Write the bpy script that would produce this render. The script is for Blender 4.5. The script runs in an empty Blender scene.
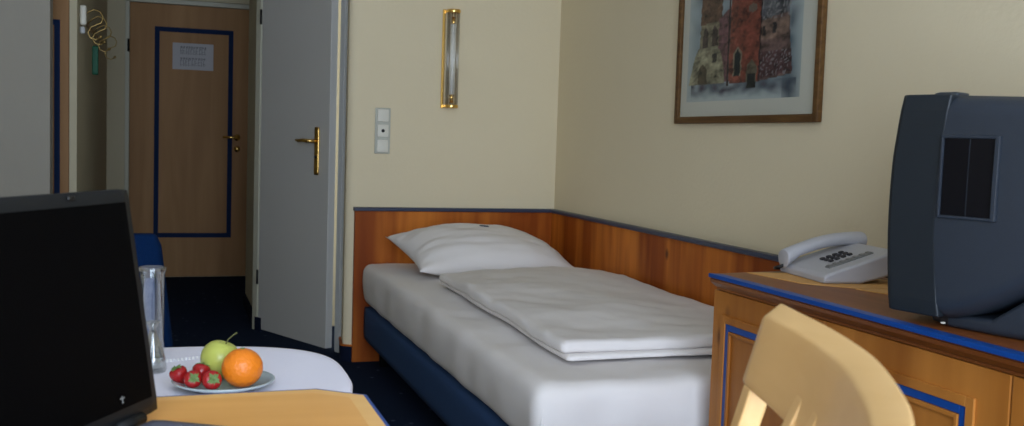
import bpy, bmesh, math, random
from math import sin, cos, pi, radians as R
from mathutils import Vector, Matrix, noise

C = bpy.context.scene.collection
random.seed(4)

# ------------------------------------------------------------------ camera
F = 1032.43
YAW, PITCH, ROLL = 0.3259, 0.0702, 0.0323
f_ = Vector((sin(YAW)*cos(PITCH), cos(YAW)*cos(PITCH), -sin(PITCH)))
r_ = Vector((cos(YAW), -sin(YAW), 0)); u_ = r_.cross(f_)
r2 = cos(ROLL)*r_ + sin(ROLL)*u_; u2 = -sin(ROLL)*r_ + cos(ROLL)*u_
cam = bpy.data.objects.new('camera', bpy.data.cameras.new('camera')); C.objects.link(cam)
cam.matrix_world = Matrix(((r2.x, u2.x, -f_.x, -1.8978), (r2.y, u2.y, -f_.y, -4.9427), (r2.z, u2.z, -f_.z, 1.0961), (0, 0, 0, 1)))
cam.data.sensor_width = 36; cam.data.lens = F/1024*36; cam.data.clip_start = .05
cam.data.dof.use_dof = True; cam.data.dof.focus_distance = 2.6; cam.data.dof.aperture_fstop = 9
bpy.context.scene.camera = cam

# ------------------------------------------------------------------ world, daylight, exposure
w = bpy.data.worlds.new('world'); bpy.context.scene.world = w; w.use_nodes = True
w.node_tree.nodes['Background'].inputs[0].default_value = (.72, .84, 1.0, 1)
w.node_tree.nodes['Background'].inputs[1].default_value = 1.0
vs = bpy.context.scene.view_settings
vs.view_transform = 'Standard'; vs.look = 'None'; vs.gamma = 1; vs.use_curve_mapping = False
vs.exposure = 1.50
def area(name, loc, rot, sx, sy, energy, col, portal=False):
    l = bpy.data.lights.new(name, 'AREA'); l.shape = 'RECTANGLE'; l.size = sx; l.size_y = sy; l.energy = energy; l.color = col
    if portal: l.cycles.is_portal = True
    o = bpy.data.objects.new(name, l); C.objects.link(o); o.location = loc; o.rotation_euler = rot
    return o
WX0, WX1, WZ0, WZ1, WY = -3.0, -0.75, .30, 2.38, -5.75      # the window in the rear wall
area('window_daylight', ((WX0+WX1)/2, WY-.22, (WZ0+WZ1)/2), (R(90), 0, 0), WX1-WX0, WZ1-WZ0, 66, (.75, .825, 1.0))

# ------------------------------------------------------------------ materials
def mat(name, col, rough=.6, metal=0, spec=.5, coat=0, trans=0, ior=1.45):
    m = bpy.data.materials.new(name); m.use_nodes = True
    b = m.node_tree.nodes['Principled BSDF']
    b.inputs['Base Color'].default_value = (*col, 1); b.inputs['Roughness'].default_value = rough
    b.inputs['Metallic'].default_value = metal; b.inputs['Specular IOR Level'].default_value = spec
    b.inputs['Coat Weight'].default_value = coat; b.inputs['Transmission Weight'].default_value = trans
    b.inputs['IOR'].default_value = ior
    return m
def N(m, t, **k):
    n = m.node_tree.nodes.new(t)
    for a, v in k.items(): setattr(n, a, v)
    return n
def L(m, a, b): m.node_tree.links.new(a, b)
def coords(m, scale=(1, 1, 1), rot=(0, 0, 0)):
    tc = N(m, 'ShaderNodeTexCoord'); mp = N(m, 'ShaderNodeMapping')
    mp.inputs['Scale'].default_value = scale; mp.inputs['Rotation'].default_value = rot
    L(m, tc.outputs['Object'], mp.inputs[0]); return mp.outputs[0]
def noisy(name, c1, c2, scale=8, rough=.7, bump=.1, bscale=120, det=4, **k):
    m = mat(name, c1, rough, **k); b = m.node_tree.nodes['Principled BSDF']
    v = coords(m)
    n = N(m, 'ShaderNodeTexNoise'); n.inputs['Scale'].default_value = scale; n.inputs['Detail'].default_value = det
    L(m, v, n.inputs['Vector'])
    r = N(m, 'ShaderNodeMix', data_type='RGBA'); r.inputs[6].default_value = (*c1, 1); r.inputs[7].default_value = (*c2, 1)
    L(m, n.outputs[0], r.inputs[0]); L(m, r.outputs[2], b.inputs['Base Color'])
    if bump:
        n2 = N(m, 'ShaderNodeTexNoise'); n2.inputs['Scale'].default_value = bscale; L(m, v, n2.inputs['Vector'])
        bp = N(m, 'ShaderNodeBump'); bp.inputs['Strength'].default_value = bump; bp.inputs['Distance'].default_value = .004
        L(m, n2.outputs[0], bp.inputs['Height']); L(m, bp.outputs[0], b.inputs['Normal'])
    return m
def wood(name, light, dark, axis=2, scale=1.0, rough=.4, knots=0.0, bands=0.0, coat=.15, spec=.5, knotcol=(.07, .02, .008)):
    m = mat(name, light, rough, coat=coat, spec=spec); b = m.node_tree.nodes['Principled BSDF']
    sc = [14*scale]*3; sc[axis] = 1.3*scale
    v = coords(m, sc)
    n = N(m, 'ShaderNodeTexNoise'); n.inputs['Scale'].default_value = 1.0; n.inputs['Detail'].default_value = 6; n.inputs['Distortion'].default_value = .8
    L(m, v, n.inputs['Vector'])
    cr = N(m, 'ShaderNodeValToRGB'); e = cr.color_ramp.elements
    e[0].position = .33; e[0].color = (*dark, 1); e[1].position = .66; e[1].color = (*light, 1)
    L(m, n.outputs[0], cr.inputs[0]); out = cr.outputs[0]
    if bands:      # broad darker veneer figures
        s2 = [4.2]*3; s2[axis] = .5
        v2 = coords(m, s2); nb = N(m, 'ShaderNodeTexNoise'); nb.inputs['Scale'].default_value = 1.3; nb.inputs['Detail'].default_value = 3
        L(m, v2, nb.inputs['Vector'])
        c2 = N(m, 'ShaderNodeValToRGB'); c2.color_ramp.elements[0].position = .42; c2.color_ramp.elements[1].position = .60
        L(m, nb.outputs[0], c2.inputs[0])
        mu = N(m, 'ShaderNodeMath', operation='MULTIPLY'); mu.inputs[1].default_value = bands; L(m, c2.outputs[0], mu.inputs[0])
        mx = N(m, 'ShaderNodeMix', data_type='RGBA', blend_type='MULTIPLY'); mx.inputs[7].default_value = (.46, .31, .22, 1)
        L(m, mu.outputs[0], mx.inputs[0]); L(m, out, mx.inputs[6]); out = mx.outputs[2]
    if knots:
        v3 = coords(m, tuple(7.0 if i != axis else 4.5 for i in range(3)))
        vo = N(m, 'ShaderNodeTexVoronoi'); vo.inputs['Scale'].default_value = 1.0; L(m, v3, vo.inputs['Vector'])
        c3 = N(m, 'ShaderNodeValToRGB'); c3.color_ramp.elements[0].position = .04; c3.color_ramp.elements[0].color = (1, 1, 1, 1)
        c3.color_ramp.elements[1].position = .13; c3.color_ramp.elements[1].color = (0, 0, 0, 1)
        L(m, vo.outputs['Distance'], c3.inputs[0])
        mu = N(m, 'ShaderNodeMath', operation='MULTIPLY'); mu.inputs[1].default_value = knots; L(m, c3.outputs[0], mu.inputs[0])
        mx = N(m, 'ShaderNodeMix', data_type='RGBA'); mx.inputs[7].default_value = (*knotcol, 1)
        L(m, mu.outputs[0], mx.inputs[0]); L(m, out, mx.inputs[6]); out = mx.outputs[2]
    L(m, out, b.inputs['Base Color'])
    return m

M_WALL = noisy('cream_plaster', (.79, .69, .48), (.765, .665, .46), 5, .85, .25, 60)
M_CEIL = mat('ceiling_paint', (.88, .87, .84), .9)
M_LEFTW = noisy('shaded_plaster', (.33, .31, .265), (.315, .295, .25), 5, .85, .2, 60)  # plaster darkened in its colour to carry the shade on the left back wall
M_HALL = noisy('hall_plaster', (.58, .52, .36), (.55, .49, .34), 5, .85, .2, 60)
M_PANEL = wood('alder_veneer', (.68, .215, .028), (.46, .12, .013), 2, .8, .5, .9, .95, coat=0, spec=.2)
M_CABW = wood('alder_cabinet', (.52, .20, .036), (.39, .135, .02), 2, .6, .45, .7, .4, coat=0, spec=.3)
M_CABTOP = wood('alder_top', (.34, .12, .03), (.22, .07, .015), 1, .8, .4, .2, .6, coat=0, spec=.3)
M_DOORW = wood('maple_door', (.40, .215, .08), (.33, .17, .058), 2, .7, .62, 0, .2, coat=0)
M_BEECH = wood('beech', (.90, .57, .24), (.86, .53, .21), 1, 2.2, .38, 0, 0, coat=.2)
M_DESK = wood('desk_beech', (.90, .46, .13), (.83, .40, .10), 0, 1.2, .4, 0, 0)
M_DESKL = wood('desk_edge_light', (.93, .55, .19), (.90, .50, .16), 0, 1.5, .4, 0, 0)
M_BLUE = mat('blue_inlay', (.003, .06, .30), .4)
M_DKBLUE = mat('dark_blue_inlay', (.003, .018, .070), .7, spec=.2)
M_CAP = mat('blue_grey_cap', (.035, .045, .085), .35)
M_SHEET = noisy('white_linen', (.84, .80, .775), (.81, .77, .75), 6, .9, .25, 14, 3)
M_BASE = noisy('blue_bed_fabric', (.016, .055, .15), (.012, .044, .125), 40, .85, .3, 300)
M_CHAIRB = noisy('blue_upholstery', (.0015, .014, .055), (.001, .011, .045), 60, .95, .3, 300, spec=.1)
M_GREY = noisy('grey_door_paint', (.53, .52, .49), (.51, .50, .47), 3, .45, 0)
M_FRAME = mat('grey_white_steel', (.55, .57, .57), .4)
M_FRAMEH = mat('hall_frame_paint', (.52, .51, .40), .5)
M_BRASS = mat('brass', (.85, .55, .17), .22, 1)
M_HOOK = mat('aged_brass', (.45, .32, .12), .35, 1)
M_WHITE = mat('white_plastic', (.74, .72, .62), .4)
M_TV = noisy('tv_shell', (.026, .034, .047), (.023, .030, .042), 30, .34, .15, 500)
M_TVB = noisy('tv_bezel', (.012, .017, .023), (.010, .015, .020), 30, .5, .1, 500)
M_BLACK = mat('black_gloss', (.004, .004, .006), .3, spec=.2)
M_BLACKM = mat('black_matte', (.006, .007, .008), .5, spec=.3)
M_LAPK = mat('laptop_base_grey', (.13, .14, .19), .4)
M_SCREEN = mat('laptop_screen', (.0008, .0008, .001), .6, spec=.05)
M_PHONE = noisy('phone_plastic', (.50, .50, .53), (.48, .48, .51), 5, .45, 0)
M_BTN = mat('phone_buttons', (.03, .03, .035), .5)
M_PHG = mat('phone_key_strip', (.22, .22, .21), .5)
M_PAPER = noisy('orange_card', (.72, .40, .13), (.64, .33, .10), 20, .6, 0)
M_CLOTH = noisy('white_cotton', (.86, .85, .95), (.83, .82, .93), 10, .9, .2, 90)
M_LACE = mat('white_lace', (.9, .9, .92), .9)
M_ORANGE = noisy('orange_peel', (.80, .22, .010), (.72, .18, .008), 6, .38, .5, 160)
M_APPLE = noisy('green_apple_skin', (.40, .46, .07), (.50, .51, .13), 5, .3, 0)
M_STRAW = noisy('strawberry_skin', (.26, .005, .010), (.42, .014, .014), 25, .25, .3, 120)
M_LEAF = mat('green_calyx', (.13, .21, .06), .6)
M_STEM = mat('dark_stem', (.10, .10, .03), .7)
M_PRINTP = mat('white_paper', (.50, .49, .50), .8)
M_INK = mat('black_ink', (.03, .03, .03), .8)
M_FRAMEW = wood('walnut_gold_frame', (.15, .075, .022), (.09, .042, .012), 1, 3, .6, coat=0, spec=.3)
M_GREEN = mat('green_tag', (.006, .10, .05), .6)
M_DARKH = mat('dark_hinge', (.03, .03, .03), .4, .8)
M_CRYST = mat('white_enamel', (.88, .88, .84), .4)
M_CABLE = mat('black_rubber', (.01, .01, .01), .5)
def glass(name, tint=(1, 1, 1), rough=0.02, fac=.10, edge=.55):
    # thin glass: mostly clear with a fresnel sheen
    m = bpy.data.materials.new(name); m.use_nodes = True; nt = m.node_tree; nt.nodes.clear()
    o = nt.nodes.new('ShaderNodeOutputMaterial'); t = nt.nodes.new('ShaderNodeBsdfTransparent'); g = nt.nodes.new('ShaderNodeBsdfGlossy')
    t.inputs[0].default_value = (*tint, 1); g.inputs['Roughness'].default_value = rough
    lw = nt.nodes.new('ShaderNodeLayerWeight'); lw.inputs[0].default_value = .35
    mx = nt.nodes.new('ShaderNodeMixShader'); ad = nt.nodes.new('ShaderNodeMath'); ad.operation = 'MULTIPLY_ADD'
    ad.inputs[1].default_value = edge; ad.inputs[2].default_value = fac
    nt.links.new(lw.outputs['Facing'], ad.inputs[0]); nt.links.new(ad.outputs[0], mx.inputs[0])
    nt.links.new(t.outputs[0], mx.inputs[1]); nt.links.new(g.outputs[0], mx.inputs[2]); nt.links.new(mx.outputs[0], o.inputs[0])
    return m
M_GLASS = glass('clear_glass', (.93, .95, .95), .06, .09, .7)
M_PANE = glass('picture_glass', (.95, .96, .96), .12, .0, .06)
M_ROD = glass('glass_rod', (.985, .985, .975), .3, .10, .30)
M_PLATE = mat('frosted_glass_plate', (.42, .50, .52), .15, coat=.5)
def carpet():
    m = mat('navy_carpet', (.008, .014, .035), 1.0, spec=.1); b = m.node_tree.nodes['Principled BSDF']; v = coords(m)
    vo = N(m, 'ShaderNodeTexVoronoi'); vo.inputs['Scale'].default_value = 11; vo.inputs['Randomness'].default_value = 1; L(m, v, vo.inputs['Vector'])
    cr = N(m, 'ShaderNodeValToRGB'); e = cr.color_ramp.elements
    e[0].position = .06; e[0].color = (.07, .09, .14, 1); e[1].position = .13; e[1].color = (.010, .018, .040, 1)
    L(m, vo.outputs['Distance'], cr.inputs[0]); L(m, cr.outputs[0], b.inputs['Base Color'])
    n = N(m, 'ShaderNodeTexNoise'); n.inputs['Scale'].default_value = 400; L(m, v, n.inputs['Vector'])
    bp = N(m, 'ShaderNodeBump'); bp.inputs['Strength'].default_value = .6; bp.inputs['Distance'].default_value = .004
    L(m, n.outputs[0], bp.inputs['Height']); L(m, bp.outputs[0], b.inputs['Normal'])
    return m
M_CARPET = carpet()
M_SKIRT = mat('carpet_skirting', (.007, .011, .028), 1.0, spec=.1)

# ------------------------------------------------------------------ mesh helpers
def T(bm, vs, M):
    if M is not None: bmesh.ops.transform(bm, matrix=M, verts=vs)
def box(bm, a, b, M=None):
    vs = [bm.verts.new((x, y, z)) for x in (a[0], b[0]) for y in (a[1], b[1]) for z in (a[2], b[2])]
    for q in ((0, 1, 3, 2), (4, 6, 7, 5), (0, 4, 5, 1), (2, 3, 7, 6), (0, 2, 6, 4), (1, 5, 7, 3)): bm.faces.new([vs[i] for i in q])
    T(bm, vs, M); return vs
def prism(bm, poly, z0, z1, M=None):
    n = len(poly); lo = [bm.verts.new((x, y, z0)) for x, y in poly]; hi = [bm.verts.new((x, y, z1)) for x, y in poly]
    bm.faces.new(lo[::-1]); bm.faces.new(hi)
    for i in range(n): bm.faces.new((lo[i], lo[(i+1) % n], hi[(i+1) % n], hi[i]))
    T(bm, lo+hi, M); return lo+hi
def loft(bm, rings, M=None, cap=True, closed=False):
    R_ = [[bm.verts.new(p) for p in r] for r in rings]; n = len(R_[0])
    k = len(R_)
    for i in range(k if closed else k-1):
        a, b = R_[i], R_[(i+1) % k]
        for j in range(n): bm.faces.new((a[j], a[(j+1) % n], b[(j+1) % n], b[j]))
    if cap and not closed:
        bm.faces.new(R_[0][::-1]); bm.faces.new(R_[-1])
    vs = [v for r in R_ for v in r]; T(bm, vs, M); return vs
def lathe(bm, prof, seg=32, M=None, cap=True):
    return loft(bm, [[(r*cos(2*pi*j/seg), r*sin(2*pi*j/seg), z) for j in range(seg)] for r, z in prof], M, cap)
def tube(bm, pts, r, seg=10, M=None, closed=False):
    pts = [Vector(p) for p in pts]; rings = []; up = Vector((0, 0, 1)); k = len(pts); prev = None
    for i, p in enumerate(pts):
        a = pts[(i-1) % k] if (closed or i) else p; b = pts[(i+1) % k] if (closed or i < k-1) else p
        d = (b-a).normalized()
        if prev is None: x = d.orthogonal().normalized()
        else: x = (prev - d*prev.dot(d)).normalized()
        prev = x; y = d.cross(x); rr = r[i] if isinstance(r, (list, tuple)) else r
        rings.append([tuple(p + x*rr*cos(2*pi*j/seg) + y*rr*sin(2*pi*j/seg)) for j in range(seg)])
    return loft(bm, rings, M, True, closed)
def rbox(bm, a, b, r, n=(16, 16, 6), fn=None, M=None):
    # a box with truly rounded edges on a fine grid, optionally displaced by fn(point) -> point
    a = Vector(a); b = Vector(b); c = (a+b)/2; h = (b-a)/2; seen = {}
    def P(i, j, k):
        key = (i, j, k)
        if key in seen: return seen[key]
        q = Vector((-h.x + 2*h.x*i/n[0], -h.y + 2*h.y*j/n[1], -h.z + 2*h.z*k/n[2]))
        inn = Vector([max(-(h[t]-r), min(h[t]-r, q[t])) for t in range(3)]); d = q - inn
        if d.length > 1e-9: q = inn + d.normalized()*r*(min(1, d.length/r) if False else 1)
        p = c + q
        if fn: p = fn(p)
        seen[key] = bm.verts.new(p); return seen[key]
    for i in range(n[0]):
        for j in range(n[1]):
            bm.faces.new((P(i, j, 0), P(i, j+1, 0), P(i+1, j+1, 0), P(i+1, j, 0)))
            bm.faces.new((P(i, j, n[2]), P(i+1, j, n[2]), P(i+1, j+1, n[2]), P(i, j+1, n[2])))
    for i in range(n[0]):
        for k in range(n[2]):
            bm.faces.new((P(i, 0, k), P(i+1, 0, k), P(i+1, 0, k+1), P(i, 0, k+1)))
            bm.faces.new((P(i, n[1], k), P(i, n[1], k+1), P(i+1, n[1], k+1), P(i+1, n[1], k)))
    for j in range(n[1]):
        for k in range(n[2]):
            bm.faces.new((P(0, j, k), P(0, j, k+1), P(0, j+1, k+1), P(0, j+1, k)))
            bm.faces.new((P(n[0], j, k), P(n[0], j+1, k), P(n[0], j+1, k+1), P(n[0], j, k+1)))
    vs = list(seen.values()); T(bm, vs, M); return vs
def sphere(bm, c, r, seg=24, fn=None):
    ret = bmesh.ops.create_uvsphere(bm, u_segments=seg, v_segments=max(6, seg*2//3), radius=1)
    for v in ret['verts']:
        p = Vector((v.co.x*r[0], v.co.y*r[1], v.co.z*r[2])) if isinstance(r, (tuple, list)) else v.co*r
        v.co = (fn(v.co.copy(), p) if fn else p) + Vector(c)
    return ret['verts']
def obj(name, bm, m, parent=None, smooth=False, bevel=0, seg=2, label=None, world=True):
    me = bpy.data.meshes.new(name)
    bmesh.ops.recalc_face_normals(bm, faces=bm.faces)
    if parent is not None and world:
        Mi = PW[parent.name].inverted(); bmesh.ops.transform(bm, matrix=Mi, verts=bm.verts)
    bm.to_mesh(me); bm.free()
    for mm in (m if isinstance(m, list) else [m]): me.materials.append(mm)
    o = bpy.data.objects.new(name, me); C.objects.link(o)
    if parent is not None: o.parent = parent; PW[o.name] = PW[parent.name].copy()
    else: PW[o.name] = Matrix.Identity(4)
    if smooth: 
        for p in me.polygons: p.use_smooth = True
    if bevel:
        md = o.modifiers.new('bevel', 'BEVEL'); md.width = bevel; md.segments = seg; md.limit_method = 'ANGLE'; md.angle_limit = R(35)
    if label: o['label'] = label
    return o
PW = {}          # world matrix of each object, so that parts can be modelled in room coordinates
def tag(o, label, cat, group=None):
    o['label'] = label; o['category'] = cat
    if group: o['group'] = group
    return o
def thing(name, loc, rz, label, cat, group=None):
    o = bpy.data.objects.new(name, None); C.objects.link(o); o.location = loc; o.rotation_euler = (0, 0, rz); o.empty_display_size = .05
    PW[o.name] = Matrix.Translation(loc) @ Matrix.Rotation(rz, 4, 'Z')
    return tag(o, label, cat, group)
def struct(name, bm, m, parent=None, **k):
    o = obj(name, bm, m, parent, **k)
    if parent is None: o['kind'] = 'structure'
    return o
def B(*boxes):
    bm = bmesh.new()
    for a, b in boxes: box(bm, a, b)
    return bm
def copy_tree(o, parent=None):
    c = o.copy(); C.objects.link(c)
    if parent is not None: c.parent = parent
    for ch in list(o.children): copy_tree(ch, c)
    return c
def rot_z(p, a): return Matrix.Translation(p) @ Matrix.Rotation(a, 4, 'Z')

# ------------------------------------------------------------------ the room
struct('floor', B(((-4.2, -6.6, -.1), (.2, 3.3, 0))), M_CARPET)
struct('ceiling', B(((-4.2, -6.6, 2.5), (.2, 3.3, 2.6))), M_CEIL)
struct('wall_right', B(((0, -6.6, 0), (.2, .2, 2.5))), M_WALL)
# back wall behind the bed head with a rounded corner into the slanted bathroom wall
def rounded(poly_corner, r, d_in, d_out, n=8):
    # arc that starts along d_in and ends along d_out around the corner
    pc = Vector(poly_corner); di = Vector(d_in).normalized(); do = Vector(d_out).normalized()
    ang = math.acos(max(-1, min(1, di.dot(do)))); t = r*math.tan(ang/2)
    a = pc - di*t; b = pc + do*t; res = []
    for i in range(n+1):
        s = i/n; res.append(tuple(a*(1-s)**2 + pc*2*s*(1-s) + b*s*s))
    return res
CX = -1.062           # corner of the back wall and the slanted wall
SA = Vector((-1.118, .255)); SB = Vector((-1.400, .862))      # the slanted wall runs through these two
sd = (SB-SA).normalized(); sn = Vector((sd.y, -sd.x)); sn = -sn if sn.x > 0 else sn   # sn points into the hall
if sn.x > 0: sn = -sn
WA = SA - sn*.045; WB = SB - sn*.045                       # wall face lies 4.5 cm behind the leaf
arc = rounded((CX+.006, 0), .045, (-1, 0), tuple(sd))
cornerend = WA - sd*.075
pl = [(.02, 0)] + arc + [tuple(cornerend), (cornerend.x+.12, cornerend.y+.05), (.02, .2)]
bm = bmesh.new(); prism(bm, pl, 0, 2.5); struct('wall_back', bm, M_WALL)
# over the bathroom door and beyond it
bm = bmesh.new()
e0 = cornerend; e1 = WB + sd*.05
prism(bm, [tuple(e0), tuple(e1), tuple(e1 - sn*.14), tuple(e0 - sn*.14)], 2.06, 2.5)
struct('wall_slanted', bm, M_WALL)
hx = -1.405
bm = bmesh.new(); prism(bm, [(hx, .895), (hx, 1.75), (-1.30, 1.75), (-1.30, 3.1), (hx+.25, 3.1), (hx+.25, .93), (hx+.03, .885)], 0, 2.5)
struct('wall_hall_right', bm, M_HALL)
# dark bathroom side behind the door
struct('wall_bathroom', B(((-1.26, .93, 0), (-.05, .98, 2.5))), M_WALL)
# entry wall
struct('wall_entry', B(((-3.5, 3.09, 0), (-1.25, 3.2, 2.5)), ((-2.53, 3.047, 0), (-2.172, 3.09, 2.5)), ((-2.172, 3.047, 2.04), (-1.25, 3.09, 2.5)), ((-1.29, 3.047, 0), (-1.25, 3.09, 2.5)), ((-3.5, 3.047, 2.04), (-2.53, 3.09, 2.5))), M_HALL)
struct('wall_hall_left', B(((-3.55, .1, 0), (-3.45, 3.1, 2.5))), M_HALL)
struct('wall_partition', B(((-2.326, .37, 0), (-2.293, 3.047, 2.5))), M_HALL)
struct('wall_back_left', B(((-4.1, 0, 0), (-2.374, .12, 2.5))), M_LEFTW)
struct('wall_left', B(((-4.2, -6.6, 0), (-4.05, .12, 2.5))), M_WALL)
struct('wall_rear', B(((-4.1, WY-.2, 0), (.1, WY, WZ0)), ((-4.1, WY-.2, WZ1), (.1, WY, 2.5)), ((-4.1, WY-.2, WZ0), (WX0, WY, WZ1)), ((WX1, WY-.2, WZ0), (.1, WY, WZ1))), M_WALL)
wf = [((WX0, WY-.14, WZ0), (WX1, WY-.08, WZ0+.06)), ((WX0, WY-.14, WZ1-.06), (WX1, WY-.08, WZ1)), ((WX0, WY-.14, WZ0), (WX0+.06, WY-.08, WZ1)), ((WX1-.06, WY-.14, WZ0), (WX1, WY-.08, WZ1)), (((WX0+WX1)/2-.04, WY-.14, WZ0), ((WX0+WX1)/2+.04, WY-.08, WZ1))]
win = struct('window_1', B(*wf), M_FRAME)
obj('pane', B(((WX0+.06, WY-.112, WZ0+.06), (WX1-.06, WY-.106, WZ1-.06))), M_GLASS, win)

# skirting: carpet strip with a thin wooden top
def skirting(name, path, h=.075, t=.012, strip=True):
    off = []
    for i, p in enumerate(path):
        p = Vector(p); a = Vector(path[max(0, i-1)]); b = Vector(path[min(len(path)-1, i+1)]); d = (b-a).normalized()
        n = Vector((d.y, -d.x)); off.append((p, n))
    bm = bmesh.new(); prism(bm, [tuple(p) for p, n in off] + [tuple(p+n*t) for p, n in reversed(off)], 0, h)
    o = struct(name, bm, M_SKIRT)
    if not strip: return o
    bm = bmesh.new(); prism(bm, [tuple(p) for p, n in off] + [tuple(p+n*(t+.003)) for p, n in reversed(off)], h, h+.007)
    obj('top_strip', bm, M_PANEL, o); return o
bpath = [tuple(cornerend - sd*.004)] + list(reversed(arc)) + [(-1.028, 0)]
skirting('baseboard_back', bpath)
skirting('baseboard_hall_right', [(hx, 1.75), (hx, .875), (hx+.024, .835)], strip=False)
skirting('baseboard_back_left', [(-4.05, 0), (-2.374, 0)])

# ------------------------------------------------------------------ bathroom door (door_1) in the slanted wall
DW = (SB-SA).length; ux = Vector((sd.x, sd.y, 0)); un = Vector((sn.x, sn.y, 0))
MD = Matrix(((ux.x, un.x, 0, SA.x), (ux.y, un.y, 0, SA.y), (0, 0, 1, 0), (0, 0, 0, 1)))   # x along the door to its hinge, y into the hall
d1 = bpy.data.objects.new('door_1', None); C.objects.link(d1); d1.location = (SA.x, SA.y, 0); PW['door_1'] = Matrix.Translation((SA.x, SA.y, 0)); d1['kind'] = 'structure'
bm = bmesh.new(); box(bm, (0, -.04, .012), (DW, 0, 2.0), MD); obj('leaf', bm, M_GREY, d1, bevel=.003)
bm = bmesh.new()
box(bm, (-.075, -.145, 0), (-.042, -.028, 2.06), MD); box(bm, (-.043, -.145, 0), (-.012, -.045, 2.03), MD)
obj('door_frame', bm, M_FRAME, d1, bevel=.003, label='light grey steel frame on the handle side')
bm = bmesh.new(); box(bm, (-.07, -.14, 2.0), (DW+.05, -.03, 2.06), MD); obj('door_frame', bm, M_FRAME, d1, bevel=.003)
bm = bmesh.new(); box(bm, (DW+.008, -.13, .0), (DW+.060, .004, 2.06), MD); obj('door_frame', bm, M_FRAMEH, d1, bevel=.003, label='cream frame on the hinge side')
for z in (.30, 1.72):
    bm = bmesh.new(); tube(bm, [MD @ Vector((DW+.004, .007, z-.04)), MD @ Vector((DW+.004, .007, z+.04))], .006); obj('hinge', bm, M_DARKH, d1, True)
def door_handle(M, xc, zc, dirx, parent, s=1.0, keyz=-.1):
    bm = bmesh.new(); prof = []
    hw, hh = .019*s, .122*s
    rbox(bm, (xc-hw, 0, zc-hh), (xc+hw, .010, zc+hh), .004, (6, 2, 16), None, M)
    h = obj('door_handle', bm, M_BRASS, parent, True)
    bm = bmesh.new()
    z = zc+.05*s
    tube(bm, [(xc, .008, z), (xc, .045, z), (xc+dirx*.012, .054, z), (xc+dirx*.05, .055, z+.003), (xc+dirx*.09, .055, z-.001), (xc+dirx*.118, .053, z+.002)], [.010, .010, .0105, .0095, .009, .0075], 12, M)
    obj('lever', bm, M_BRASS, h, True)
    bm = bmesh.new(); tube(bm, [(xc, .008, zc+keyz*.3), (xc, .013, zc+keyz*.3)], .008, 14, M); obj('lock_cylinder', bm, M_DARKH, h, True)
door_handle(MD, .104, 1.010, 1, d1)

# ------------------------------------------------------------------ entry door (door_2)
d2 = bpy.data.objects.new('door_2', None); C.objects.link(d2); d2.location = (-1.73, 3.047, 0); PW['door_2'] = Matrix.Translation((-1.73, 3.047, 0)); d2['kind'] = 'structure'
obj('leaf', B(((-2.141, 3.052, .008), (-1.300, 3.092, 2.0))), M_DOORW, d2, bevel=.002)
def inlay(x0, x1, z0, z1, y, wd, parent, m=M_DKBLUE):
    obj('blue_inlay', B(((x0, y-.003, z0), (x0+wd, y+.002, z1)), ((x1-wd, y-.003, z0), (x1, y+.002, z1)), ((x0+wd, y-.003, z0), (x1-wd, y+.002, z0+wd)), ((x0+wd, y-.003, z1-wd), (x1-wd, y+.002, z1))), m, parent, label='dark blue inlaid rectangle')
inlay(-1.972, -1.420, .300, 1.838, 3.052, .034, d2)
obj('door_frame', B(((-2.172, 3.03, 0), (-2.143, 3.07, 2.03)), ((-2.172, 3.03, 2.003), (-1.29, 3.07, 2.035))), M_FRAMEH, d2, bevel=.002)
for z in (.4, 1.69):
    bm = bmesh.new(); tube(bm, [(-2.15, 3.026, z-.045), (-2.15, 3.026, z+.045)], .008); obj('hinge', bm, M_DARKH, d2, True)
M2 = Matrix(((-1, 0, 0, 0), (0, -1, 0, 3.052), (0, 0, 1, 0), (0, 0, 0, 1)))
bm = bmesh.new()
tube(bm, [(-1.385, 3.05, 1.05), (-1.385, 3.0, 1.05), (-1.40, 2.993, 1.05), (-1.49, 2.993, 1.052)], [.011, .011, .010, .008], 10)
hd = obj('door_handle', bm, M_BRASS, d2, True)
bm = bmesh.new(); tube(bm, [(-1.385, 3.052, 1.05), (-1.385, 3.043, 1.05)], .024, 18); obj('rose', bm, M_BRASS, hd, True)
bm = bmesh.new(); tube(bm, [(-1.385, 3.052, .965), (-1.385, 3.040, .965)], .022, 18); obj('lock_rose', bm, M_BRASS, d2, True)
# escape-plan sheet
bm = B(((-1.848, 3.0465, 1.536), (-1.562, 3.0485, 1.728))); pp = obj('escape_plan_notice', bm, M_PRINTP); tag(pp, 'white landscape sheet with a printed floor plan, taped to the brown entry door', 'notice')
bm = bmesh.new()
def rect(x0, z0, x1, z1): box(bm, (x0, 3.0452, z0), (x1, 3.0470, z1))
for row, (za, zb) in enumerate(((1.640, 1.708), (1.556, 1.626))):
    x = -1.793
    while x < -1.618:
        wd = random.choice((.016, .020, .024))
        rect(x, za+.006, x+.0022, zb-.004)
        zz = random.uniform(za+.02, zb-.02); rect(x, zz, x+wd*.7, zz+.002); rect(x+wd*.3, za+.012, x+wd*.8, za+.014)
        rect(x+wd*.35, zb-.018, x+wd*.38+.003, zb-.006); rect(x, zb-.006, x+wd*.75, zb-.004)
        x += wd
obj('floor_plan_print', bm, M_INK, pp)

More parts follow.
